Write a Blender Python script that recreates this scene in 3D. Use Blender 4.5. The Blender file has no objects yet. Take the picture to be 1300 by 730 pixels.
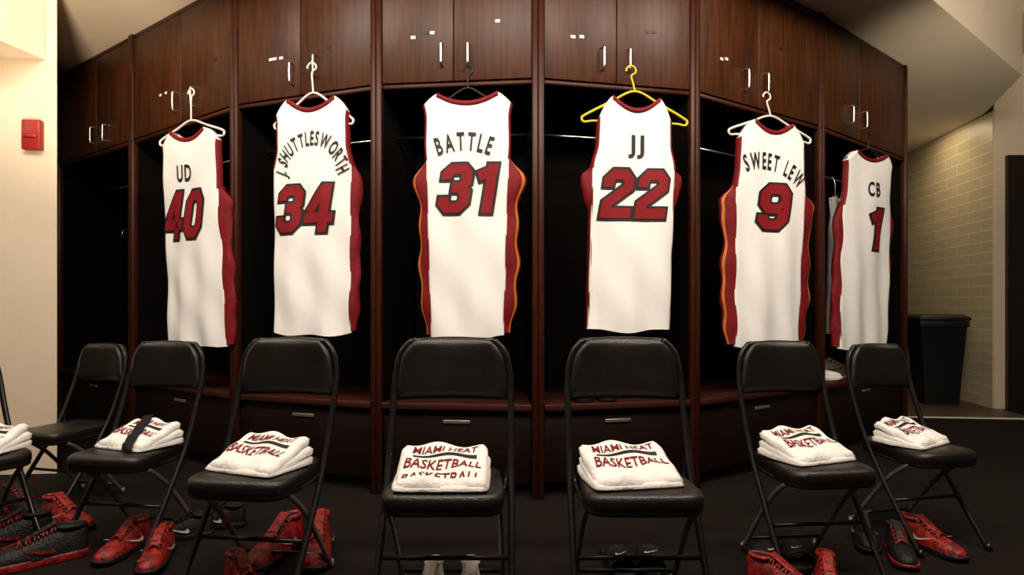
import bpy, bmesh, math, random
from mathutils import Vector, Matrix
random.seed(7)
S=bpy.context.scene
S.view_settings.view_transform='Standard'
COL=S.collection
F=800.0; EYE=0.95; HY=390.0; CX=650.0

# ------------------------------------------------------------ materials
def mat(name,col,rough=.5,metal=0,noise=0,nscale=20,bump=0,bscale=80,col2=None,stretch=None,spec=.5,coat=0,sheen=0):
    m=bpy.data.materials.new(name); m.use_nodes=True
    nt=m.node_tree; b=nt.nodes['Principled BSDF']
    b.inputs['Base Color'].default_value=(*col,1); b.inputs['Roughness'].default_value=rough
    b.inputs['Metallic'].default_value=metal
    b.inputs['Specular IOR Level'].default_value=spec
    b.inputs['Coat Weight'].default_value=coat
    b.inputs['Sheen Weight'].default_value=sheen
    tc=nt.nodes.new('ShaderNodeTexCoord'); mp=nt.nodes.new('ShaderNodeMapping')
    nt.links.new(tc.outputs['Object'],mp.inputs[0])
    if stretch: mp.inputs['Scale'].default_value=stretch
    n=nt.nodes.new('ShaderNodeTexNoise'); n.inputs['Scale'].default_value=nscale; n.inputs['Detail'].default_value=5
    nt.links.new(mp.outputs[0],n.inputs[0])
    r=nt.nodes.new('ShaderNodeValToRGB')
    c2=col2 if col2 else tuple(c*(1-noise) for c in col)
    r.color_ramp.elements[0].color=(*c2,1); r.color_ramp.elements[1].color=(*col,1)
    r.color_ramp.elements[0].position=.35; r.color_ramp.elements[1].position=.65
    nt.links.new(n.outputs[0],r.inputs[0]); nt.links.new(r.outputs[0],b.inputs['Base Color'])
    if bump:
        n2=nt.nodes.new('ShaderNodeTexNoise'); n2.inputs['Scale'].default_value=bscale
        nt.links.new(tc.outputs['Object'],n2.inputs[0])
        bp=nt.nodes.new('ShaderNodeBump'); bp.inputs['Strength'].default_value=bump; bp.inputs['Distance'].default_value=.01
        nt.links.new(n2.outputs[0],bp.inputs['Height']); nt.links.new(bp.outputs[0],b.inputs['Normal'])
    return m
M={}
M['door']=mat('door wood',(.074,.021,.005),.42,col2=(.036,.0092,.0023),nscale=5,stretch=(14,14,1),spec=.3)
M['stile']=mat('stile wood',(.058,.013,.0042),.42,col2=(.032,.007,.0025),nscale=5,stretch=(14,14,1),spec=.3)
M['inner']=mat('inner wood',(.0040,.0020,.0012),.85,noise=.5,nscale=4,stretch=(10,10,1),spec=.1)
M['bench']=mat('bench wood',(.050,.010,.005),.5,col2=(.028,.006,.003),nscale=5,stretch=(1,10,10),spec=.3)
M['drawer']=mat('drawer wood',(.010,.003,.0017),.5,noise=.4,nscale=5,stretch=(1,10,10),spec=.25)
M['steel']=mat('brushed steel',(.75,.7,.62),.25,1,noise=.1)
M['tube']=mat('black steel tube',(.012,.010,.010),.3,.3,noise=.2)
M['tubegrey']=mat('grey steel tube',(.34,.30,.26),.35,.7,noise=.2)
M['vinyl']=mat('black vinyl',(.011,.008,.0065),.33,noise=.3,nscale=30,bump=.25,bscale=250,coat=.08)
M['white']=mat('white jersey mesh',(.94,.925,.905),.85,noise=.03,nscale=300,bump=.12,bscale=500)
M['shirt']=mat('white cotton',(.90,.875,.85),.9,noise=.05,nscale=40,bump=.35,bscale=60)
M['red']=mat('red fabric',(.22,.005,.009),.65,noise=.35,nscale=60,spec=.3)
M['numred']=mat('red number',(.25,.007,.013),.65,noise=.15,nscale=200,spec=.25)
M['black']=mat('black print',(.006,.005,.005),.6,noise=.2)
M['yellow']=mat('gold stripe',(.62,.20,.015),.6,noise=.2)
M['hwhite']=mat('white plastic',(.82,.78,.72),.35,noise=.05)
M['hyellow']=mat('yellow plastic',(.72,.56,.02),.35,noise=.05)
M['hblack']=mat('black plastic',(.010,.010,.010),.45,noise=.1,spec=.3)
M['bag']=mat('black nylon',(.006,.0055,.006),.7,noise=.3,spec=.3,bump=.2)
M['wall']=mat('beige paint',(.76,.63,.48),.75,noise=.05,nscale=3,bump=.05)
M['ceil']=mat('cream paint',(.80,.70,.56),.8,noise=.04,nscale=3)
M['carpet']=mat('dark carpet',(.016,.0105,.008),.95,col2=(.007,.005,.004),nscale=220,bump=.6,bscale=400,spec=.15)
M['tile']=mat('brown floor tile',(.10,.062,.035),.45,noise=.3,nscale=6)
M['alarm']=mat('red alarm paint',(.30,.012,.007),.4,noise=.1)
M['bin']=mat('black bin plastic',(.008,.008,.009),.5,noise=.2)
M['ddoor']=mat('dark door',(.016,.010,.008),.4,noise=.2)
M['sred']=mat('red shoe knit',(.40,.011,.008),.5,noise=.8,nscale=45,bump=.4,bscale=120)
M['sblack']=mat('black shoe knit',(.010,.009,.009),.5,noise=.3,nscale=60,bump=.4,bscale=120,spec=.3)
M['swhite']=mat('white shoe leather',(.8,.77,.72),.5,noise=.05)
def brickmat():
    m=bpy.data.materials.new('painted brick'); m.use_nodes=True; nt=m.node_tree; b=nt.nodes['Principled BSDF']
    tc=nt.nodes.new('ShaderNodeTexCoord'); sp=nt.nodes.new('ShaderNodeSeparateXYZ'); cb=nt.nodes.new('ShaderNodeCombineXYZ')
    nt.links.new(tc.outputs['Object'],sp.inputs[0]); nt.links.new(sp.outputs[1],cb.inputs[0]); nt.links.new(sp.outputs[2],cb.inputs[1])
    br=nt.nodes.new('ShaderNodeTexBrick'); br.inputs['Scale'].default_value=1
    br.inputs['Brick Width'].default_value=.42; br.inputs['Row Height'].default_value=.105; br.inputs['Mortar Size'].default_value=.006
    br.inputs['Color1'].default_value=(.60,.50,.34,1); br.inputs['Color2'].default_value=(.55,.455,.30,1); br.inputs['Mortar'].default_value=(.74,.64,.46,1)
    nt.links.new(cb.outputs[0],br.inputs[0]); nt.links.new(br.outputs[0],b.inputs['Base Color'])
    bp=nt.nodes.new('ShaderNodeBump'); bp.inputs['Strength'].default_value=.5; bp.inputs['Distance'].default_value=.01
    nt.links.new(br.outputs['Fac'],bp.inputs['Height']); nt.links.new(bp.outputs[0],b.inputs['Normal'])
    b.inputs['Roughness'].default_value=.35
    return m
M['brick']=brickmat()

# ------------------------------------------------------------ helpers
def mk(name,verts,faces,mats,parent=None,mi=None,smooth=False,loc=(0,0,0),rot=0):
    me=bpy.data.meshes.new(name); me.from_pydata([tuple(v) for v in verts],[],faces)
    for x in (mats if isinstance(mats,(list,tuple)) else [mats]): me.materials.append(M[x])
    if mi: 
        for p,i in zip(me.polygons,mi): p.material_index=i
    if smooth:
        for p in me.polygons: p.use_smooth=True
    me.validate(); me.update()
    bm=bmesh.new(); bm.from_mesh(me)
    if not any(k in name for k in ('number','lettering','trim','logo')):
        bmesh.ops.recalc_face_normals(bm,faces=bm.faces)
    bm.to_mesh(me); bm.free()
    o=bpy.data.objects.new(name,me); COL.objects.link(o)
    o.location=loc; o.rotation_euler=(0,0,rot)
    if parent: o.parent=parent
    return o
def root(name,label,cat,loc=(0,0,0),rot=0,group=None):
    e=bpy.data.objects.new(name,None); COL.objects.link(e); e.empty_display_size=.1
    e.location=loc; e.rotation_euler=(0,0,rot); e['label']=label; e['category']=cat
    if group: e['group']=group
    return e
def tag(o,label,cat,group=None):
    o['label']=label; o['category']=cat
    if group: o['group']=group
def prism(poly,z0,z1):
    n=len(poly)
    v=[(x,y,z0) for x,y in poly]+[(x,y,z1) for x,y in poly]
    f=[tuple(reversed(range(n))),tuple(range(n,2*n))]+[(i,(i+1)%n,n+(i+1)%n,n+i) for i in range(n)]
    return v,f
def boxg(x0,x1,y0,y1,z0,z1): return prism([(x0,y0),(x1,y0),(x1,y1),(x0,y1)],z0,z1)
def merge(parts):
    V=[];Fc=[]
    for v,f in parts:
        o=len(V); V+=list(v); Fc+=[tuple(i+o for i in q) for q in f]
    return V,Fc
def bevel(o,w,seg=2,angle=40):
    m=o.modifiers.new('b','BEVEL'); m.width=w; m.segments=seg; m.limit_method='ANGLE'; m.angle_limit=math.radians(angle)
    for p in o.data.polygons: p.use_smooth=True
    return o
def catmull(p,n=6,closed=False):
    P=[Vector(q) for q in p]; out=[]; N=len(P)
    rng=range(N) if closed else range(N-1)
    for i in rng:
        if closed: a,b,c,d=P[(i-1)%N],P[i],P[(i+1)%N],P[(i+2)%N]
        else: a,b,c,d=P[max(i-1,0)],P[i],P[i+1],P[min(i+2,N-1)]
        for k in range(n):
            t=k/n
            out.append(.5*((2*b)+(c-a)*t+(2*a-5*b+4*c-d)*t*t+(3*b-a-3*c+d)*t**3))
    if not closed: out.append(P[-1])
    return out
def tube(pts,r,seg=8,closed=False,smooth=6):
    P=catmull(pts,smooth,closed) if smooth else [Vector(p) for p in pts]
    N=len(P); V=[];Fc=[]; up=None
    for i in range(N):
        a=P[(i-1)%N] if (closed or i>0) else P[i]; b=P[(i+1)%N] if (closed or i<N-1) else P[i]
        t=(b-a).normalized()
        if up is None:
            up=Vector((0,0,1)) if abs(t.z)<.9 else Vector((1,0,0))
        up=(up-t*up.dot(t)); up.normalize(); s=t.cross(up)
        for k in range(seg):
            an=2*math.pi*k/seg; V.append(P[i]+up*math.cos(an)*r+s*math.sin(an)*r)
    for i in range(N if closed else N-1):
        for k in range(seg):
            j=(i+1)%N; k2=(k+1)%seg
            Fc.append((i*seg+k,i*seg+k2,j*seg+k2,j*seg+k))
    if not closed:
        Fc.append(tuple(range(seg))); Fc.append(tuple((N-1)*seg+k for k in range(seg)))
    return [tuple(v) for v in V],Fc
def dup(r,loc,rot,scale=(1,1,1),skip=()):
    def rec(o,par):
        c=o.copy(); COL.objects.link(c)
        if par: c.parent=par
        for ch in list(o.children):
            if not any(ch.name.startswith(s) for s in skip): rec(ch,c)
        return c
    n=rec(r,None); n.location=loc; n.rotation_euler=(0,0,rot); n.scale=scale
    return n
def struct(name,v,f,m):
    o=mk(name,v,f,m); o['kind']='structure'; return o

def glyph(s,size=1,offset=0.0,xs=1.0):
    c=bpy.data.curves.new('t','FONT'); c.body=s; c.size=size; c.offset=offset; c.resolution_u=3
    o=bpy.data.objects.new('t',c); COL.objects.link(o); bpy.context.view_layer.update()
    me=bpy.data.meshes.new_from_object(o.evaluated_get(bpy.context.evaluated_depsgraph_get()))
    V=[(v.co.x*xs,v.co.y) for v in me.vertices]; Fc=[tuple(p.vertices) for p in me.polygons]
    bpy.data.objects.remove(o); bpy.data.curves.remove(c); bpy.data.meshes.remove(me)
    return V,Fc
def conform(name,V2,Fc,fn,m,parent,grid=.02,clip=None):
    """flat 2D polygons cut into a fine grid and laid on a surface; fn(x,y)->(X,Y,Z)"""
    bm=bmesh.new(); vs=[bm.verts.new((x,y,0)) for x,y in V2]
    for q in Fc:
        try: bm.faces.new([vs[i] for i in q])
        except Exception: pass
    if clip is not None:
        bmesh.ops.bisect_plane(bm,geom=bm.verts[:]+bm.edges[:]+bm.faces[:],plane_co=(0,clip,0),plane_no=(0,1,0),clear_inner=True)
    xs=[v[0] for v in V2]; ys=[v[1] for v in V2]
    for ax,lo,hi in ((0,min(xs),max(xs)),(1,min(ys),max(ys))):
        k=lo+grid
        while k<hi:
            co=(k,0,0) if ax==0 else (0,k,0); no=(1,0,0) if ax==0 else (0,1,0)
            bmesh.ops.bisect_plane(bm,geom=bm.verts[:]+bm.edges[:]+bm.faces[:],plane_co=co,plane_no=no,dist=1e-6); k+=grid
    for v in bm.verts: v.co=Vector(fn(v.co.x,v.co.y))
    me=bpy.data.meshes.new(name); bm.to_mesh(me); bm.free(); me.materials.append(M[m])
    o=bpy.data.objects.new(name,me); COL.objects.link(o); o.parent=parent; return o
def stroke(pl,hw,closed=False,ext=0):
    P=[Vector(p) for p in pl]; N=len(P)
    if not closed:
        P[0]=P[0]+(P[0]-P[1]).normalized()*ext; P[-1]=P[-1]+(P[-1]-P[-2]).normalized()*ext
    V=[]
    for i in range(N):
        d1=(P[i]-P[i-1]).normalized() if (closed or i>0) else None
        d2=(P[(i+1)%N]-P[i]).normalized() if (closed or i<N-1) else None
        if d1 is None: d1=d2
        if d2 is None: d2=d1
        n1=Vector((-d1.y,d1.x)); n2=Vector((-d2.y,d2.x)); m=(n1+n2).normalized()
        l=hw/max(.5,m.dot(n1)); V+=[tuple(P[i]+m*l),tuple(P[i]-m*l)]
    Fc=[]
    for i in range(N if closed else N-1):
        j=(i+1)%N; Fc.append((2*i+1,2*j+1,2*j,2*i))
    return V,Fc
# digits are drawn on a 0.64 x 1 cell
DIG={'0':[([(.11,.25),(.11,.75),(.21,.89),(.43,.89),(.53,.75),(.53,.25),(.43,.11),(.21,.11)],1)],
'1':[([(.34,0),(.34,1)],0),([(.34,.86),(.08,.74)],0)],
'2':[([(.11,.64),(.11,.78),(.21,.89),(.43,.89),(.53,.78),(.53,.63),(.13,.30),(.13,.06)],0),([(.02,.11),(.65,.11)],0)],
'3':[([(.11,.68),(.11,.79),(.21,.89),(.43,.89),(.52,.80),(.52,.62),(.43,.52),(.24,.52)],0),([(.41,.52),(.53,.41),(.53,.22),(.43,.11),(.21,.11),(.11,.22),(.11,.33)],0)],
'4':[([(.45,0),(.45,1)],0),([(.41,.92),(.10,.42)],0),([(0,.30),(.66,.30)],0)],
'9':[([(.11,.58),(.11,.77),(.21,.89),(.43,.89),(.53,.77),(.53,.58),(.43,.46),(.21,.46)],1),([(.53,.7),(.53,.24),(.43,.11),(.21,.11),(.11,.22),(.11,.32)],0)]}
def numpoly(s,h,grow=0,hw=.103,shear=.16):
    V=[];Fc=[];x=0
    for ch in s:
        adv=.52 if ch=='1' else .73
        if ch=='1' and len(s)>1: x-=.06
        for pl,cl in DIG[ch]:
            v,f=stroke(pl,hw+grow,bool(cl),grow)
            o=len(V); V+=[(a+x,b) for a,b in v]; Fc+=[tuple(i+o for i in q) for q in f]
        x+=adv
    W=x-.09
    return [((a-W/2+(b-.5)*shear)*h,(b-.5)*h) for a,b in V],Fc

# ------------------------------------------------------------ plan of the locker run
DIV=[(-3.60,5.00),(-2.575,4.27),(-1.556,3.534),(-.690,3.21),(.129,3.12),(.957,3.30),(1.937,3.95),(3.006,4.81)]
SEG=[(Vector(DIV[i]),Vector(DIV[i+1])) for i in range(7)]
def hit(r,off=0):
    """point on the locker front where the bearing X/Y=r meets it"""
    best=None
    for i,(A,B) in enumerate(SEG):
        d=(B-A); n=Vector((d.y,-d.x)).normalized()*off
        a=A+n; 
        den=d.x-r*d.y
        t=(r*a.y-a.x)/den
        if best is None or abs(t-.5)<abs(best[4]-.5): 
            p=a+d*t; best=(p.x,p.y,math.atan2(d.y,d.x),i,t)
    return best
TOP=2.79; DB=2.08
def into(i):
    A,B=SEG[i]; d=(B-A).normalized(); return Vector((-d.y,d.x))
BACK=[]
DEP=.5
for k in range(8):
    if k==0: n=into(0); L=DEP
    elif k==7: n=into(6); L=DEP
    else:
        a,b=into(k-1),into(k); n=(a+b).normalized(); L=DEP/n.dot(a)
    BACK.append(Vector(DIV[k])+n*L)
HP=[((118,170),(131,168)),((220,128),(243,122)),((368,92),(398,82)),((560,67),(594,67)),((767,72),(800,75)),((950,100),(975,105)),((1083,145),(1100,152))]
STK=[[(100,200,0)],[(212,118,1),(205,121,1),(275,75,2)],[(350,75,1),(358,74,1),(345,76,1),(418,60,2)],[(525,48,1),(543,42,2),(549,42,1),(632,27,1)],[(727,47,1),(738,47,1),(822,41,2),(830,41,2)],[(915,75,1),(921,75,1),(990,62,2)],[(1072,130,2)]]
for i in range(7):
    A,B=SEG[i]; Mid=(A+B)/2; yaw=math.atan2((B-A).y,(B-A).x); w=(B-A).length
    R=Matrix.Rotation(-yaw,2)
    def loc(p): q=R@(Vector(p)-Mid); return (q.x,q.y)
    g=.0006
    bl=loc(BACK[i]); br=loc(BACK[i+1]); x0=-w/2+g; x1=w/2-g; bl=(bl[0]+g,bl[1]); br=(br[0]-g,br[1])
    T=.022
    lab="tall dark wood locker bay with two overhead cabinet doors"
    if i==3: lab="tall dark wood locker bay, jersey numbered 31 in front"
    if i==4: lab="tall dark wood locker bay, yellow hanger on its handle"
    if i==0: lab="tall dark wood locker bay beside the beige wall, empty"
    if i==6: lab="tall dark wood end locker bay beside the passage"
    rt=root('locker',lab,'locker',(Mid.x,Mid.y,0),yaw,'wooden locker bays')
    def xa(x,y):
        t=y/bl[1]; return (x0+(bl[0]-x0)*t, x1+(br[0]-x1)*t)
    def slab(y0,y1,z0,z1,ins=T):
        a=xa(0,max(0,y0)); b=xa(0,max(0,y1))
        return prism([(a[0]+ins,y0),(a[1]-ins,y0),(b[1]-ins,y1),(b[0]+ins,y1)],z0,z1)
    L=prism([(x0,.03),(x0+T,.03),(bl[0]+T,bl[1]),(bl[0],bl[1])],0,TOP)
    Rr=prism([(x1-T,.03),(x1,.03),(br[0],br[1]),(br[0]-T,br[1])],0,TOP)
    bd=bl[1]
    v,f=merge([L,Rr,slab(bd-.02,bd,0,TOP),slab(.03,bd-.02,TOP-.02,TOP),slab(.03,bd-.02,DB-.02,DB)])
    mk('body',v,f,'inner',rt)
    v,f=merge([boxg(x0,x0+.028,-.014,.03,0,TOP),boxg(x1-.028,x1,-.014,.03,0,TOP),boxg(x0+.028,x1-.028,0,.03,TOP-.03,TOP),boxg(x0+.028,x1-.028,0,.03,DB-.022,DB)])
    bevel(mk('face_frame',v,f,'stile',rt),.003,1)['label']="reddish brown vertical front posts"
    def lx(px,off=0):
        r=(px-CX)/F; d=(B-A); nn=Vector((d.y,-d.x)).normalized()*off; a=A+nn
        t=(r*a.y-a.x)/(d.x-r*d.y); p=a+d*t; q=R@(p-Mid); return q.x,p.y
    (h1,h2)=HP[i]
    xs=lx((h1[0]+h2[0])/2-1)[0]; xs=max(-w*.12,min(w*.12,xs))
    dl=[(x0+.031,xs-.002),(xs+.002,x1-.031)]
    for k,(a,b) in enumerate(dl):
        v,f=boxg(a,b,-.006,.016,DB+.005,TOP-.035)
        dr=bevel(mk('door',v,f,'door',rt),.003,2)
        hpx,hpy=(h1,h2)[k]; hx,hd=lx(hpx,.03)
        hz=EYE+(HY-hpy)*hd/F; hx=max(a+.03,min(b-.03,hx))
        hv=tube([(hx,-.006,hz-.055),(hx,-.032,hz-.055),(hx,-.036,hz-.03),(hx,-.036,hz+.03),(hx,-.032,hz+.055),(hx,-.006,hz+.055)],.006,8,False,4)
        mk('handle',*hv,'steel',dr,smooth=True)['label']="brushed steel bar handle"
        for (sx,sy,kind) in STK[i]:
            qx,qd=lx(sx)
            if a<qx<b and kind:
                qz=EYE+(HY-sy)*qd/F
                v,f=boxg(qx-.012,qx+.012,-.0085,-.006,qz-.009,qz+.006)
                mk('sticker',v,f,'hwhite' if kind==1 else 'hblack',dr)
    v,f=slab(-.02,bd-.021,.435,.468,.0285)
    bevel(mk('bench_top',v,f,'bench',rt),.004,2)
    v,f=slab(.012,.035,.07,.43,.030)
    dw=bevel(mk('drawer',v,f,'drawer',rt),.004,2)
    v,f=boxg(-.07,.07,.004,.012,.362,.382)
    bevel(mk('drawer_pull',v,f,'tubegrey',dw),.004,2)
    v,f=slab(.05,.07,0,.068,.030); mk('toe_kick',v,f,'hblack',rt)
    a=xa(0,.2)
    v,f=tube([(a[0]+T,.2,1.86),(a[1]-T,.2,1.86)],.008,8,False,0); mk('hanging_rod',v,f,'steel',rt,smooth=True)
    for hx in (a[0]*.75,a[1]*.75):
        v,f=tube([(hx,bd-.02,1.60),(hx,bd-.08,1.595),(hx,bd-.10,1.56),(hx,bd-.085,1.53),(hx,bd-.06,1.54)],.006,6); mk('coat_hook',v,f,'steel',rt,smooth=True)

# ------------------------------------------------------------ jerseys and hangers
def interp(pts,t):
    for (a,va),(b,vb) in zip(pts,pts[1:]):
        if t<=b:
            k=(t-a)/(b-a); k=k*k*(3-2*k); return va+(vb-va)*k
    return pts[-1][1]
def jersey(J,idx):
    r=((J['ct'][0]+J['ch'][0])/2-CX)/F
    X,D,yaw,_,_=hit(r,.085)
    phi=yaw*J.get('yk',.6)
    kx=(math.cos(phi)-r*math.sin(phi))*F/D; kz=F/D
    cxh,yh=J['ch']; cxt,yt=J['ct']
    z0=EYE-(yh-HY)/kz
    e=root('basketball_jersey',J['label'],'jersey',(X,D,z0),phi,'white basketball jerseys on hangers')
    c0=(cxt+cxh)/2
    H=(yh-yt)/kz
    def lean(z): return ((cxh-c0)+(cxt-cxh)*(z/H))/kx
    def L2(px,py): return ((px-c0)/kx,(yh-py)/kz)
    wt,wm,wh=[q/2/kx for q in J['w']]
    prof=[(0,wt*.98),(.10,wt*.90),(.2,wt*.91),(.30,wm),(.65,(wm+wh)/2),(1,wh)]
    c=J.get('c',.6); dip=J.get('dip',14)/kz; drop=J.get('drop',24)/kz
    sd=idx*1.7
    def ztop(u):
        a=abs(u)
        return H-(dip*(1-(a/c)**2) if a<c else drop*((a-c)/(1-c))**1.2)
    def fold(x,z):
        k=1-z/H
        return .009*k*math.sin(x*34+sd+1.5*z)+.005*math.sin(x*14-z*5+sd)+.0035*math.sin(z*17+x*22+sd*2)*(.3+k)
    def front(x,z):
        hw=interp(prof,1-z/H); q=min(1,abs((x-lean(z))/hw))
        return -.018-.014*math.sqrt(max(0,1-q*q))+fold(x,z)
    NU,NT=44,60
    V=[];Fc=[]
    def pt(u,t,back=False):
        zt=ztop(u); zb=.006*math.sin(u*5+sd)+ .014*(abs(u)**2)
        z=zt+(zb-zt)*t
        hw=interp(prof,min(1,max(0,1-z/H))); x=u*hw+lean(z)
        if not back: return (x,front(x,z),z)
        return (x,.014+.01*math.sqrt(max(0,1-u*u))+fold(x,z),z)
    for b in (False,True):
        for j in range(NT+1):
            for i in range(NU+1): V.append(pt(-1+2*i/NU,j/NT,b))
    n=(NU+1)*(NT+1)
    for b in (0,1):
        for j in range(NT):
            for i in range(NU):
                a=b*n+j*(NU+1)+i; q=(a,a+NU+1,a+NU+2,a+1); Fc.append(q if b==0 else q[::-1])
    for j in range(NT):
        for i in (0,NU):
            a=j*(NU+1)+i; Fc.append((a,a+NU+1,a+NU+1+n,a+n))
    for i in range(NU):
        u=abs(-1+2*(i+.5)/NU)
        if u>c: Fc.append((i,i+1,i+1+n,i+n))
    mk('jersey_body',V,Fc,'white',e,smooth=True)
    cv=[];cf=[];K=26
    for k in range(K+1):
        u=-c*1.02+2*c*1.02*k/K; zt=ztop(u); hw=interp(prof,0)
        x=u*hw+lean(zt)
        for dz,dy in ((.006,.01),(.004,-.006),(-.016,-.006),(-.018,0)):
            cv.append((x*(1),front(x,zt)+dy,zt+dz))
    for k in range(K):
        for q in range(3): a=k*4+q; cf.append((a,a+1,a+5,a+4))
    mk('collar_trim',cv,cf,'red',e,smooth=True)
    cv=[];cf=[]
    for k in range(K+1):
        u=-c+2*c*k/K; x=u*interp(prof,0)+lean(H); zt=ztop(u)
        for dz in (.004,-.02): cv.append((x,.02,zt+dz+ .004))
    for k in range(K): a=k*2; cf.append((a,a+1,a+3,a+2))
    mk('neck_trim',cv,cf,'red',e,smooth=True)
    for s in (-1,1):
        cv=[];cf=[];K=20
        for k in range(K+1):
            t=.24*k/K; p=pt(s,t); pi=pt(s*.972,t); 
            cv+= [(p[0]+s*.003,.012,p[2]),(p[0]+s*.004,p[1]-.001,p[2]),(pi[0],pi[1]-.0035,pi[2])]
        for k in range(K):
            for q in range(2): a=k*3+q; cf.append((a,a+1,a+4,a+3))
        mk('armhole_trim',cv,cf,'red',e,smooth=True)
    for s,px in ((-1,J['side'][0]),(1,J['side'][1])):
        if px<=0: continue
        sw=px/kx; K=40; cv=[];cf=[];mi=[]
        sp_=J.get('sp',[(0,.0),(.12,1.15),(.3,.75),(.6,.9),(.85,.8),(1,.45)])
        for k in range(K+1):
            t=.22+.77*k/K; p=pt(s,t)
            g=interp(sp_,k/K)*sw*(1+.12*math.sin(k*.7+sd))
            for m_,(fx,fy) in enumerate(((-.004,p[1]-.003),(g*.45,-.012),(g*.75,-.004),(g*.9,.004),(g,.014),(g*.6,.034),(-.03,.032))):
                cv.append((p[0]+s*fx,fy+.004*math.sin(k*.5+m_),p[2]))
        for k in range(K):
            for q in range(6): a=k*7+q; cf.append((a,a+1,a+8,a+7)); mi.append(1 if q==(2 if J.get('gold') else 99) else 0)
        mk('side_panel',cv,cf,['red','yellow'],e,mi,True)
    nx,ny=L2(*J['nc']); h=J['nh']/kz; xw=kz/kx
    for grow,m_,off in ((.05,'black',.004),(0,'numred',.0065)):
        v,f=numpoly(J['num'],h,grow)
        v=[(a*xw*J.get('nx',1)+nx,b+ny) for a,b in v]
        conform('number_outline' if grow else 'number',v,f,lambda x,z:(x,front(x,z)-off,z),m_,e)
    ax,ay=L2(*J['ac']); AV=[];AF=[]
    hgt=J['lh']/kz; sz=hgt/.69
    def build(lx_):
        chars=[]
        for ch in J['name']:
            if ch==' ': chars.append((None,.30*sz*lx_)); continue
            v,f=glyph(ch,sz,.020*sz,lx_)
            x0=min(a for a,b in v); x1=max(a for a,b in v)
            chars.append((([(a-(x0+x1)/2,b) for a,b in v],f),(x1-x0)))
        return chars
    gap=J.get('gap',2.2)/kx; fit=J['fit']/kx
    chars=build(1.0); base=sum(c_[1] for c_ in chars); lx_=(fit-gap*(len(chars)-1))/base
    chars=build(lx_); s_=-fit/2
    Rr=J['rad']/kz if J['rad'] else None; tilt=math.radians(J.get('tilt',0)); rk=J.get('rk',1)
    for gl,wd in chars:
        m_=s_+wd/2; s_+=wd+gap
        if gl is None: continue
        v,f=gl
        o=len(AV)
        for a,b in v:
            if Rr:
                th=m_/Rr; t2=th*rk
                px=Rr*math.sin(th)+a*math.cos(t2)+b*math.sin(t2); py=Rr*math.cos(th)-Rr-a*math.sin(t2)+b*math.cos(t2)
            else: px,py=m_+a,b
            px,py=px*math.cos(tilt)-py*math.sin(tilt),px*math.sin(tilt)+py*math.cos(tilt)
            AV.append((ax+px,ay+py))
        AF+=[tuple(i+o for i in q) for q in f]
    conform('name_lettering',AV,AF,lambda x,z:(x,front(x,z)-.005,z),'black',e)
    hm=J['hang']
    if hm:
        hx,hy=J['hook']; hxl,hzt=L2(hx,hy); bx=lean(H)
        hw_=J['hw']/2/kx; zs=(yh-J['ye'])/kz; neck=(yh-J['neck'])/kz
        hr=root('clothes_hanger',{'hwhite':'white plastic hanger hooked on a cabinet handle','hyellow':'bright yellow plastic hanger hooked on a cabinet handle','hblack':'black plastic hanger holding a jersey'}[hm],'hanger',(X,D,z0),phi,'plastic clothes hangers')
        y=-.002
        fr=[(bx,y,neck),(bx-hw_*.45,y,neck+(zs-neck)*.42),(bx-hw_*.93,y,zs+.008),(bx-hw_,y,zs-.012),(bx-hw_*.95,y,zs-.028),(bx-hw_*.80,y,zs-.022),(bx-hw_*.4,y,zs-.02),(bx+hw_*.4,y,zs-.02),(bx+hw_*.80,y,zs-.022),(bx+hw_*.95,y,zs-.028),(bx+hw_,y,zs-.012),(bx+hw_*.93,y,zs+.008),(bx+hw_*.45,y,neck+(zs-neck)*.42)]
        mk('hanger_frame',*tube(fr,.0065,8,True,5),hm,hr,smooth=True)
        r_=.024; zc=hzt-r_
        hk=[(bx,y,neck),(bx*.5+hxl*.5,y,(neck+zc-r_)/2),(hxl+.002,y,zc-r_*1.1),(hxl+r_*.9,y,zc-r_*.4),(hxl+r_,y,zc+r_*.3),(hxl+r_*.5,y,zc+r_*.9),(hxl-r_*.3,y,zc+r_),(hxl-r_,y,zc+r_*.3),(hxl-r_*.95,y,zc-.004)]
        mk('hook',*tube(hk,.005,8),hm,hr,smooth=True)
    return e
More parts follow.
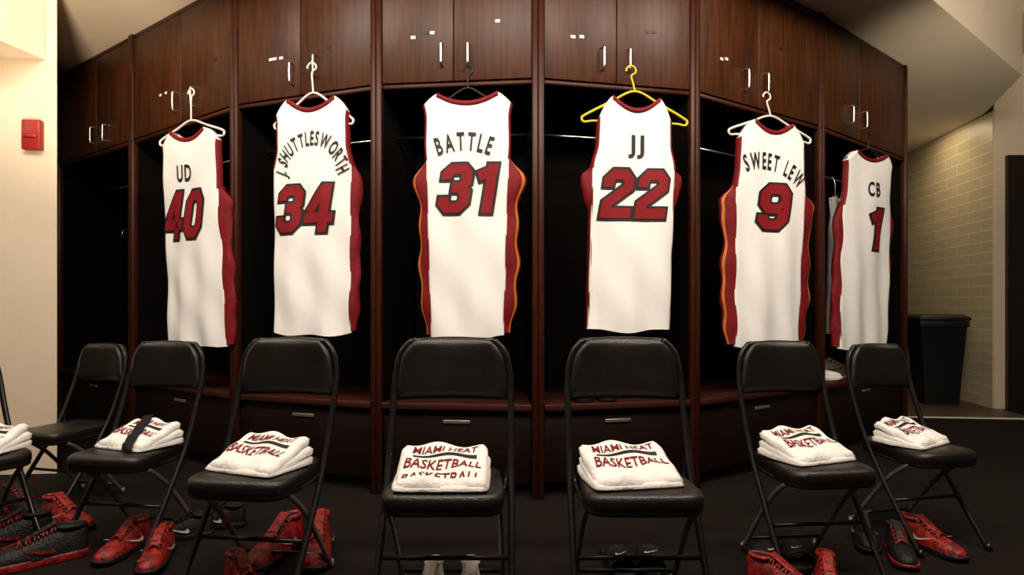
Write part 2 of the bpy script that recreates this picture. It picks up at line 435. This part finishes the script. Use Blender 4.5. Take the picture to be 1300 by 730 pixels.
JJ=[
 dict(ct=(243,165),ch=(253,440),w=(76,68,72),side=(0,11),num='40',nc=(240,273),nh=60,name='UD',ac=(240,230),lh=20,fit=17,rad=None,
      label="white basketball jersey numbered 40, hung turned aside on white hanger",hang='hwhite',hook=(243,112),hw=82,ye=172,neck=152,c=.55,dip=12,drop=18,yk=.7,nx=.58),
 dict(ct=(398,126),ch=(398,426),w=(98,99,96),side=(0,10),num='34',nc=(391,266),nh=60,name='J. SHUTTLESWORTH',ac=(399,186),lh=17,fit=108,rad=35,rk=.72,gap=1.0,
      label="white basketball jersey numbered 34 with name lettered in a tight arch",hang='hwhite',hook=(396,80),hw=100,ye=154,neck=118,c=.62,dip=14,drop=20,nx=.86),
 dict(ct=(594,120),ch=(594,430),w=(118,104,92),side=(16,18),num='31',nc=(594,241),nh=62,name='BATTLE',ac=(590,193),lh=22,fit=66,rad=95,
      label="white basketball jersey numbered 31 with red side panels spread",hang='hblack',hook=(594,84),hw=100,ye=140,neck=112,c=.66,dip=12,drop=14,gold=1,gap=2.6),
 dict(ct=(806,125),ch=(797,421),w=(102,104,103),side=(9,9),sp=[(0,0),(.06,1.3),(.18,1.1),(.30,.12),(1,.05)],num='22',nc=(803,248),nh=62,name='JJ',ac=(805,195),lh=21,fit=21,rad=None,
      label="white basketball jersey numbered 22 on a yellow hanger",hang='hyellow',hook=(801,84),hw=134,ye=150,neck=116,c=.6,dip=16,drop=28,nx=.96),
 dict(ct=(978,156),ch=(972,443),w=(90,88,82),side=(15,17),num='9',nc=(977,264),nh=58,name='SWEET LEW',ac=(978,218),lh=20,fit=70,rad=75,tilt=-12,
      label="white basketball jersey numbered 9 with red and gold sides",hang='hwhite',hook=(973,118),hw=104,ye=170,neck=147,c=.55,dip=12,drop=24,gold=1,gap=1.6),
 dict(ct=(1102,194),ch=(1092,443),w=(62,60,60),side=(6,7),num='1',nc=(1103,291),nh=52,name='CB',ac=(1103,249),lh=17,fit=15,rad=None,
      label="white basketball jersey numbered 1 hung in the end locker",hang='hblack',hook=(1102,168),hw=56,ye=205,neck=188,c=.6,dip=9,drop=14,yk=.7,nx=.75),
]
for i,J in enumerate(JJ): jersey(J,i)

# ------------------------------------------------------------ folding chair
def make_chair():
    c=root('folding_chair','black padded steel folding chair, shirt folded on its seat','chair',(0,0,0),0,'row of black folding chairs')
    NU,NV=24,14; V=[];Fc=[]
    def bp(u,v,s):
        cc=max(0,(v-.55)/.45)**2.2
        hw=(.196+(.165-.196)*v)*math.sqrt(1-.42*cc)
        hw*=math.sqrt(1-.12*max(0,(.15-v)/.15)**2)
        x=u*hw; z=.636+.212*v-.012*cc*abs(u)**3
        y=.185+.035*(1-u*u)+.012*v
        e_=max(0,(1-abs(u)**5))*max(0,1-abs(2*v-1)**5)
        return (x,y+s*(.006+.021*math.sqrt(e_)),z)
    for s in (-1,1):
        for j in range(NV+1):
            for i in range(NU+1): V.append(bp(-1+2*i/NU,j/NV,s))
    n=(NU+1)*(NV+1)
    for b in (0,1):
        for j in range(NV):
            for i in range(NU): a=b*n+j*(NU+1)+i; Fc.append((a,a+1,a+NU+2,a+NU+1))
    for i in range(NU):
        for a in (i,NV*(NU+1)+i): Fc.append((a,a+1,a+1+n,a+n))
    for j in range(NV):
        for a in (j*(NU+1),j*(NU+1)+NU): Fc.append((a,a+NU+1,a+NU+1+n,a+n))
    mk('backrest',V,Fc,'vinyl',c,smooth=True)
    out=[]
    for k in range(40):
        a=2*math.pi*k/40; cx_=math.copysign(abs(math.cos(a))**.38,math.cos(a)); sy=math.copysign(abs(math.sin(a))**.38,math.sin(a))
        y=sy*.185; hw=.187-.024*(y+.185)/.37
        out.append((cx_*hw,y))
    V=[];Fc=[];rings=[(.96,.354),(.985,.360),(.99,.366),(.985,.370),(1,.376),(1,.396),(.985,.409),(.93,.417),(.7,.421),(.35,.422)]
    for sc,z in rings:
        for x,y in out: V.append((x*sc,y*sc,z))
    for r_ in range(len(rings)-1):
        for k in range(40): a=r_*40+k; b=r_*40+(k+1)%40; Fc.append((a,b,b+40,a+40))
    Fc.append(tuple(range(40))); Fc.append(tuple(40*(len(rings)-1)+k for k in range(40)))
    mk('seat',V,Fc,'vinyl',c,smooth=True)
    for s in (-1,1):
        p=[(s*.14,.215,.835),(s*.178,.208,.79),(s*.196,.195,.70),(s*.199,.15,.56),(s*.200,.08,.40),(s*.201,-.06,.18),(s*.202,-.18,.012)]
        v,f=merge([tube(p,.0115,8),tube([(s*.202,-.178,.03),(s*.203,-.187,.0)],.015,8,False,0)])
        mk('leg',v,f,'tube',c,smooth=True)
        p=[(s*.165,-.10,.356),(s*.168,.02,.25),(s*.172,.20,.012)]
        v,f=merge([tube(p,.010,8),tube([(s*.172,.197,.03),(s*.172,.207,.0)],.014,8,False,0)])
        mk('leg',v,f,'tubegrey',c,smooth=True)
        mk('seat_bracket',*tube([(s*.197,.11,.47),(s*.18,.09,.375),(s*.165,-.1,.355)],.007,6),'tube',c,smooth=True)
    mk('top_rail',*tube([(-.14,.215,.833),(0,.232,.836),(.14,.215,.833)],.0115,8),'tube',c,smooth=True)
    mk('crossbar',*tube([(-.2,-.05,.19),(.2,-.05,.19)],.008,8,False,0),'tube',c,smooth=True)
    mk('crossbar',*tube([(-.17,.17,.06),(.17,.17,.06)],.008,8,False,0),'tube',c,smooth=True)
    return c
CH=[ # back centre bearing px, depth of back, yaw, width scale, z scale
 (575,2.16,0,1,1.0),(792,2.16,0,.98,1.0),(367,2.32,-8,.94,.99),(990,2.48,6,.87,.965),(1114,2.80,12,.78,.93),(212,2.70,-8,.86,.95),(130,3.25,-14,.74,.90),(-74,2.50,60,.95,.95)]
proto=make_chair(); chairs=[]
for k,(px,D,yw,ws,zs) in enumerate(CH):
    ph=math.radians(yw); X=(px-CX)*D/F
    ox=X+.2*math.sin(ph); oy=D-.2*math.cos(ph)
    if k==0: c=proto; c.location=(ox,oy,0); c.rotation_euler=(0,0,ph)
    else: c=dup(proto,(ox,oy,0),ph,(ws,1,zs))
    if k==6: c['label']="empty black padded folding chair beside the beige wall"
    chairs.append((ox,oy,ph,.422*zs))

# ------------------------------------------------------------ folded shirts
def SHh(x,y,d=.108):
    q=(y+d)/(2*d)
    return .024+.074*min(1,max(0,q))**.95+.004*math.sin(x*45+y*30)+.003*math.sin(y*70-x*20)
def make_shirt():
    e=root('folded_shirt','folded white cotton shirt with red lettering on a chair','shirt',(0,0,0),0,'folded white shirts on the chairs')
    w,d=.139,.108
    h=SHh
    def layer(name,w_,d_,zo,hf,dy,n=22,skew=0):
        V=[];Fc=[]
        for j in range(n+1):
            for i in range(n+1):
                u=-1+2*i/n; v=-1+2*j/n
                x=u*w_*(1-.05*abs(v)**6)+skew*v; y=v*d_*(1-.05*abs(u)**6)+dy+.008*math.sin(u*5+2)*max(0,v-.7)/.3
                edge=max(abs(u),abs(v)); drop=max(0,(edge-.88)/.12)**2
                V.append((x,y,max(.001,hf(x,y-dy)*1-drop*.012+zo)))
        m0=len(V)
        ring=[i for i in range(n+1)]+[j*(n+1)+n for j in range(1,n+1)]+[n*(n+1)+i for i in range(n-1,-1,-1)]+[j*(n+1) for j in range(n-1,0,-1)]
        for j in range(n):
            for i in range(n): a=j*(n+1)+i; Fc.append((a,a+1,a+n+2,a+n+1))
        for r_ in ring: V.append((V[r_][0]*.985,V[r_][1]*.985+dy*.015,max(.0005,V[r_][2]-.018)))
        for k in range(len(ring)):
            k2=(k+1)%len(ring); Fc.append((ring[k],ring[k2],m0+k2,m0+k))
        return mk(name,V,Fc,'shirt',e,smooth=True)
    layer('bottom_fold',w*1.02,d*1.02,0,lambda x,y:.014+.25*(h(x,y)-.02)+.003*math.sin(x*30),0)
    layer('middle_fold',w*1.0,d*.97,0,lambda x,y:.58*h(x,y)+.006,.004,skew=.004)
    layer('top_fold',w*.97,d*.95,0,h,0,skew=-.003)
    def fn(x,y): 
        return (x,y,h(x,y)+.0026)
    def row(name,s,size,y,m_,off,width,clip=None):
        v,f=glyph(s,size,off*size,1)
        a0=min(a for a,b in v); a1=max(a for a,b in v); k=width/(a1-a0)
        v=[((a-(a0+a1)/2)*k+.10*b,b+y) for a,b in v]
        conform(name,v,f,fn,m_,e,.012,clip)
    row('team_lettering','MIAMI HEAT',.044,.046,'red',.012,.20)
    v,f=[(-.095,.020),(.10,.020),(.10,.033),(-.095,.033)],[(0,1,2,3)]
    conform('bar_lettering',v,f,fn,'black',e,.012)
    row('sport_lettering','BASKETBALL',.058,-.036,'red',.012,.23)
    row('hem_lettering','BASKETBALL',.05,-.096,'red',.012,.23,clip=-.080)
    return e
sp=make_shirt()
SH=[(0,-.005,-.06,0,1),(1,-.025,-.03,10,1.0),(2,.01,-.02,-14,.98),(3,-.01,-.0,16,.98),(4,-.02,-.0,22,.92),(5,.02,.01,-14,.92),(7,.03,-.04,-62,.95)]
first=True
for (ci,dx,dy,yw,sc) in SH:
    ox,oy,ph,zt=chairs[ci]
    x=ox+dx*math.cos(ph)-dy*math.sin(ph); y=oy+dx*math.sin(ph)+dy*math.cos(ph)
    if first: s=sp; s.location=(x,y,zt+.001); s.rotation_euler=(0,0,ph+math.radians(yw)); first=False
    else: s=dup(sp,(x,y,zt+.001),ph+math.radians(yw),(sc,sc,sc),skip=('hem_lettering',))
    if ci==5:
        s['label']="folded white shirt under a black strap on chair"
        V=[];Fc=[]; N=26; sl_=-.7
        for k in range(N+1):
            yy=-.120+.240*k/N
            wv=.030
            pts=[]
            for sx in (-wv,0,wv):
                xx=sl_*yy+sx
                if k==0 or k==N: zz=.004
                else:
                    yc=max(-.1,min(.1,yy)); zz=SHh(xx,yc)+.005
                pts.append((xx,yy,zz))
            V+=pts+[(a,b,c_+.005) for a,b,c_ in reversed(pts)]
        for k in range(N):
            for q in range(6): a=k*6+q; b=k*6+(q+1)%6; Fc.append((a,b,b+6,a+6))
        st=mk('fabric_strap',V,Fc,'bag',None,smooth=True,loc=(x,y,zt+.002),rot=ph+math.radians(yw)); st.scale=(sc,)*3
        tag(st,"wide black fabric strap lying across a folded white shirt",'strap')

# ------------------------------------------------------------ shoes
SW=[(0,0),(.10,-.035),(.30,.0),(.62,.10),(1.0,.26),(.60,.14),(.34,.07),(.20,.055),(.13,.09),(.10,.14),(.02,.06)]
def make_shoe(style,label,group):
    up,so,la,lo={'red':('sred','sblack','sred','swhite'),'redblack':('sblack','sred','sred','sred'),'black':('sblack','sblack','sblack','swhite'),'white':('swhite','swhite','swhite','sblack')}[style]
    e=root('sneaker',label,'shoe',(0,0,0),0,group)
    st=[(-.152,.012,.034),(-.143,.028,.046),(-.12,.040,.056),(-.085,.047,.064),(-.045,.047,.073),(-.01,.044,.085),(.025,.041,.098),(.06,.039,.106),(.10,.037,.108),(.13,.031,.111),(.146,.018,.100)]
    V=[];Fc=[];K=16
    for y,w,h in st:
        for k in range(K+1):
            a=math.pi*k/K; cx_=math.cos(a); sy=math.sin(a)
            x=w*math.copysign(abs(cx_)**.7,cx_)*(1-.25*sy*(1 if h>.084 else .4)); V.append((x,y,.022+(h-.022)*sy**.75))
    for j in range(len(st)-1):
        for k in range(K): a=j*(K+1)+k; Fc.append((a,a+1,a+K+2,a+K+1))
    Fc.append(tuple(range(K+1))); Fc.append(tuple((len(st)-1)*(K+1)+k for k in range(K+1)))
    mk('upper',V,Fc,up,e,smooth=True)
    ol=[(-.160,.012),(-.15,.032),(-.125,.045),(-.085,.052),(-.04,.049),(.0,.042),(.05,.041),(.10,.041),(.135,.034),(.152,.016)]
    poly=[(-w,y) for y,w in ol]+[(w,y) for y,w in reversed(ol)]
    v,f=prism(poly,0,.028); v=[(x,y,z+(.012*((-y-.09)/.06)**2 if (y<-.09 and z<.01) else 0)) for x,y,z in v]
    bevel(mk('sole',v,f,so,e),.005,2)
    pts=[(.026*math.cos(t),.095+.042*math.sin(t),.110-.002*math.sin(t)) for t in [2*math.pi*k/14 for k in range(14)]]
    mk('ankle_collar',*tube(pts,.008,8,True,2),up,e,smooth=True)
    V=[(.024*math.cos(t),.095+.04*math.sin(t),.1125-.002*math.sin(t)) for t in [2*math.pi*k/14 for k in range(14)]]
    mk('dark_opening',V,[tuple(range(14))],'sblack',e)  # flat black disc, its colour stands in for shade inside the ankle hole
    v,f=boxg(-.018,.018,-.04,.056,0,.008); v=[(x,y,z+.077+ (y+.04)*.52) for x,y,z in v]
    bevel(mk('tongue',v,f,up,e),.003,2)
    parts=[]
    for k in range(5):
        y=-.052+k*.023; z=.074+k*.0085
        parts.append(tube([(-.026,y,z-.004),(0,y+.006,z+.014),(.026,y+.012,z-.001)],.0032,6)); parts.append(tube([(.026,y,z-.004),(0,y+.006,z+.013),(-.026,y+.012,z-.001)],.0032,6))
    mk('laces',*merge(parts),la,e,smooth=True)
    for s in (-1,1):
        v=[(s*.0475,.05-a*.11,.042+b*.13) for a,b in SW]
        mk('side_logo',v,[tuple(range(len(SW)))],lo,e)
    return e
def floorpos(px,py): D=EYE*F/(py-HY); return ((px-CX)*D/F,D,0)
G='sneakers under the chairs'
styles={'red':make_shoe('red','bright red knitted low basketball sneaker on the carpet',G),
 'redblack':make_shoe('redblack','black low sneaker with red sole and laces',G),
 'black':make_shoe('black','black sneaker with a white curved logo on carpet',G),
 'white':make_shoe('white','white leather sneaker under a folding chair',G)}
used=set()
def put(style,loc,yaw,sc=1,label=None):
    r=styles[style]
    if style not in used:
        used.add(style); r.location=loc; r.rotation_euler=(0,0,math.radians(yaw)); r.scale=(sc,)*3; o=r
    else: o=dup(r,loc,math.radians(yaw),(sc,)*3)
    if label: o['label']=label
for st_,px,py,yw,sc in [('red',158,702,-4,.95),('red',200,714,14,.95),('redblack',28,652,60,1.05),('red',84,668,64,1.05),('redblack',2,698,-50,1.1),('redblack',46,716,-50,1.1),
  ('black',228,684,-70,.85),('black',272,670,-80,.85),('red',350,708,-12,1.15),('red',404,706,12,1.15),('red',310,752,40,.95),('white',545,768,-3,.95),('white',597,768,3,.95),
  ('red',1000,756,40,.95),('red',1052,756,-20,.95),('black',1098,690,-20,.88),('redblack',1142,708,-20,.92),('red',1182,698,15,.92)]:
    put(st_,floorpos(px,py),yw,sc)
for px,yw in ((1036,70),(1062,60)):
    r=(px-CX)/F; X,D,y_,_,_=hit(r,-.13); put('white',(X,D,.469),yw,1,"white leather sneaker standing on a locker bench")
def make_slide():
    e=root('slide_sandal','black rubber slide sandal with a small white logo','sandal',(0,0,0),0,'black slide sandals')
    ol=[(-.14,.020),(-.125,.038),(-.09,.048),(-.04,.046),(.0,.038),(.05,.036),(.10,.038),(.13,.028),(.142,.012)]
    poly=[(-w,y) for y,w in ol]+[(w,y) for y,w in reversed(ol)]
    bevel(mk('sole',*prism(poly,0,.026),'sblack',e),.006,2)
    V=[];Fc=[];K=14
    for j,y in enumerate((-.095,-.085,-.03,.0,.01)):
        for lay in (0,1):
            for k in range(K+1):
                a=math.pi*k/K; R_=1-.07*lay
                V.append((.052*R_*math.cos(a),y,.012+(.052+.012*(j/4))*R_*math.sin(a)**.8))
    n=K+1
    for j in range(4):
        for lay in (0,1):
            for k in range(K): a=(j*2+lay)*n+k; Fc.append((a,a+1,a+1+2*n,a+2*n))
    for k in range(K): Fc.append((k,k+1,k+1+n,k+n)); a=8*n+k; Fc.append((a,a+1,a+1+n,a+n))
    mk('strap',V,Fc,'sblack',e,smooth=True)
    v=[((a-.5)*.05,-.075+b*.11,.071) for a,b in SW]; mk('strap_logo',v,[tuple(range(len(SW)))],'swhite',e)
    return e
sl=make_slide(); fs=True
LS=[(*floorpos(783,718),6),(*floorpos(824,716),-6),(*floorpos(970,712),8),(*floorpos(1006,710),-8)]
X,D,_,_,_=hit((735-CX)/F,-.13); LS.append((X,D,.469,10)); LS.append((X+.13,D+.02,.469,5))
for x,y,z,yw in LS:
    if fs: sl.location=(x,y,z); sl.rotation_euler=(0,0,math.radians(yw)); fs=False; o=sl
    else: o=dup(sl,(x,y,z),math.radians(yw))
    if z>0: o['label']="black slide sandal with white logo on locker bench"

# white garment hanging beside the end jersey
X,D,yw,_,_=hit((1060-CX)/F,-.12)
V=[];Fc=[];NU,NT=16,24
for s in (0,1):
    for j in range(NT+1):
        for i in range(NU+1):
            u=-1+2*i/NU; t=j/NT; w=.10+.05*t-.03*math.exp(-((t-.12)/.08)**2)
            V.append((u*w,(.012 if s else -.012)*(1-u*u)+.012*math.sin(u*9+t*2),1.72-.95*t-.05*abs(u)*(1-t)))
n=(NU+1)*(NT+1)
for s in (0,1):
    for j in range(NT):
        for i in range(NU): a=s*n+j*(NU+1)+i; Fc.append((a,a+1,a+NU+2,a+NU+1))
e=root('hanging_shirt','white sleeveless shirt hanging inside a locker','shirt',(X,D,0),yw)
mk('shirt_body',V,Fc,'white',e,smooth=True)
mk('hanger_hook',*tube([(0,0,1.71),(0,0,1.80),(.0,.015,1.84),(0,.03,1.855),(0,.045,1.84)],.004,6),'steel',e,smooth=True)

# waste bin
e=root('waste_bin','tall black plastic waste bin against the painted brick wall','bin',(4.20,6.25,0),-.2)
def ring(w,d,z): return [(-w,-d,z),(w,-d,z),(w,d,z),(-w,d,z)]
V=[];Fc=[]
for w,d,z in ((.15,.14,0),(.20,.185,.76),(.215,.2,.76),(.215,.2,.82),(.19,.175,.82),(.185,.17,.7)): V+=ring(w,d,z)
for k in range(5):
    for q in range(4): a=k*4+q; b=k*4+(q+1)%4; Fc.append((a,b,b+4,a+4))
Fc.append((0,1,2,3)); Fc.append((20,21,22,23))
bevel(mk('bin_body',V,Fc,'bin',e),.012,2)
V=[];Fc=[]
for w,d,z in ((.225,.21,.822),(.225,.21,.85),(.18,.16,.88)): V+=ring(w,d,z)
for k in range(2):
    for q in range(4): a=k*4+q; b=k*4+(q+1)%4; Fc.append((a,b,b+4,a+4))
Fc.append((0,1,2,3)); Fc.append((8,9,10,11))
bevel(mk('lid',V,Fc,'bin',e),.008,2)

# ------------------------------------------------------------ room
struct('floor',*boxg(-8,8,-3,12,-.1,0),'carpet')
struct('ceiling',*boxg(-8,8,-3,12,3.3,3.4),'ceil')
struct('wall_rear',*boxg(-8,8,-3.1,-3,0,3.3),'wall')
struct('wall_far',*boxg(-8,8,11.9,12,0,3.3),'wall')
struct('wall_west',*boxg(-8.1,-8,-3,12,0,3.3),'wall')
struct('wall_east',*boxg(8,8.1,-3,12,0,3.3),'wall')
struct('wall_left',*prism([(-2.60,3.60),(-3.62,5.02),(-3.85,5.6),(-7.99,5.6),(-7.99,3.1)],0,3.299),'wall')
struct('trim_4',*prism([(-2.72,3.25),(-2.66,3.585),(-7.9,3.09),(-7.9,2.8)],2.36,3.299),'ceil')
struct('wall_right',*prism([(4.50,5.90),(4.62,5.90),(5.22,9.5),(5.06,9.5)],0,2.79),'brick')
struct('wall_right_front',*prism([(4.505,5.88),(4.86,5.88),(4.86,5.899),(4.505,5.899)],0,3.299),'wall')
struct('door_1',*boxg(4.88,6.0,5.86,5.91,0,2.3),'ddoor')
struct('wall_right_header',*boxg(4.87,8,5.86,5.95,2.31,3.299),'wall')
struct('trim_1',*merge([boxg(4.60,4.87,5.84,5.879,0,2.36),boxg(4.87,6.2,5.84,5.859,2.3,2.36)]),'ddoor')
fr=[]
for k in range(8):
    if k in(0,7): n=into(0 if k==0 else 6); L=.5
    else:
        a,b=into(k-1),into(k); n=(a+b).normalized(); L=.5/n.dot(a)
    fr.append(Vector(DIV[k])-n*L)
dl=(Vector(DIV[7])-Vector(DIV[6])).normalized(); dl0=(Vector(DIV[0])-Vector(DIV[1])).normalized()
fr[7]=fr[7]+dl*.95; fr[0]=fr[0]+dl0*.3
poly=[(p.x,p.y) for p in fr]+[(4.50,6.0),(5.3,9.6),(0,9.6),(-4.2,6.0)]
struct('trim_2',*prism(poly,2.795,3.299),'ceil')
struct('floor_passage',*prism([(2.9,5.50),(4.45,5.35),(5.1,9.4),(2.4,9.4)],.0005,.004),'tile')
struct('trim_3',*prism([(3.0,5.46),(4.42,5.31),(4.42,5.34),(3.0,5.49)],.0005,.010),'hwhite')
Apt=Vector((-2.60,3.60)); dd=Vector((-7.99,3.1))-Apt; t=(45-CX)/F
k=(t*Apt.y-Apt.x)/(dd.x-t*dd.y); pp=Apt+dd*k
zz=EYE+(HY-173)*pp.y/F
yawp=math.atan2(-dd.y,-dd.x)
e=root('fire_alarm','red wall-mounted fire alarm box on beige wall','alarm',(pp.x,pp.y,zz),yawp)
bevel(mk('housing',*boxg(-.05,.05,-.045,-.001,-.085,.085),'alarm',e),.008,2)
bevel(mk('pull_bar',*boxg(-.035,.035,-.055,-.046,-.02,.0),'alarm',e),.003,1)

# ------------------------------------------------------------ lights
def area(name,loc,target,sx,sy,p,col):
    l=bpy.data.lights.new(name,'AREA'); l.shape='RECTANGLE'; l.size=sx; l.size_y=sy; l.energy=p; l.color=col
    o=bpy.data.objects.new(name,l); COL.objects.link(o); o.location=loc
    o.rotation_euler=(Vector(target)-Vector(loc)).to_track_quat('-Z','Y').to_euler(); return o
def spot(name,loc,target,p,col,ang,blend=.8,rad=.15):
    l=bpy.data.lights.new(name,'SPOT'); l.energy=p; l.color=col; l.spot_size=math.radians(ang); l.spot_blend=blend; l.shadow_soft_size=rad
    o=bpy.data.objects.new(name,l); COL.objects.link(o); o.location=loc
    o.rotation_euler=(Vector(target)-Vector(loc)).to_track_quat('-Z','Y').to_euler(); return o
W=(1,.88,.74)
area('ceiling_light_main',(0,1.0,3.2),(0,3.3,1.3),2.4,.5,116,W)
area('ceiling_light_west',(-2.0,1.8,3.2),(-2.1,4.2,1.3),1.2,.5,52,W)
area('ceiling_light_east',(2.0,1.8,3.2),(2.1,4.2,1.3),1.2,.5,63,W)
area('passage_light',(3.95,6.6,2.75),(4.2,6.6,0),.5,1.2,10,(1,.8,.5))
spot('soffit_fill_west',(-1.65,1.7,.9),(-2.78,4.05,3.0),330,(1,.78,.54),44,1)  # added fill spot, no fixture: brightens the left soffit underside
spot('soffit_fill_east',(2.4,2.2,1.0),(3.75,4.9,3.1),190,(1,.84,.62),52,1)  # added fill spot, no fixture: lifts the right soffit and its face
area('room_light_west',(-4.2,1.5,3.2),(-4.0,3.6,1.5),1,1,24,W)
w=bpy.data.worlds.new('w'); S.world=w; w.use_nodes=True
w.node_tree.nodes['Background'].inputs[0].default_value=(.9,.75,.6,1); w.node_tree.nodes['Background'].inputs[1].default_value=.06

cam=bpy.data.cameras.new('camera'); co=bpy.data.objects.new('camera',cam); COL.objects.link(co)
co.location=(0,0,EYE); co.rotation_euler=(math.radians(90),0,0)
cam.sensor_width=36; cam.lens=36*F/1300; cam.shift_y=25/1300; cam.clip_start=.05
S.camera=co
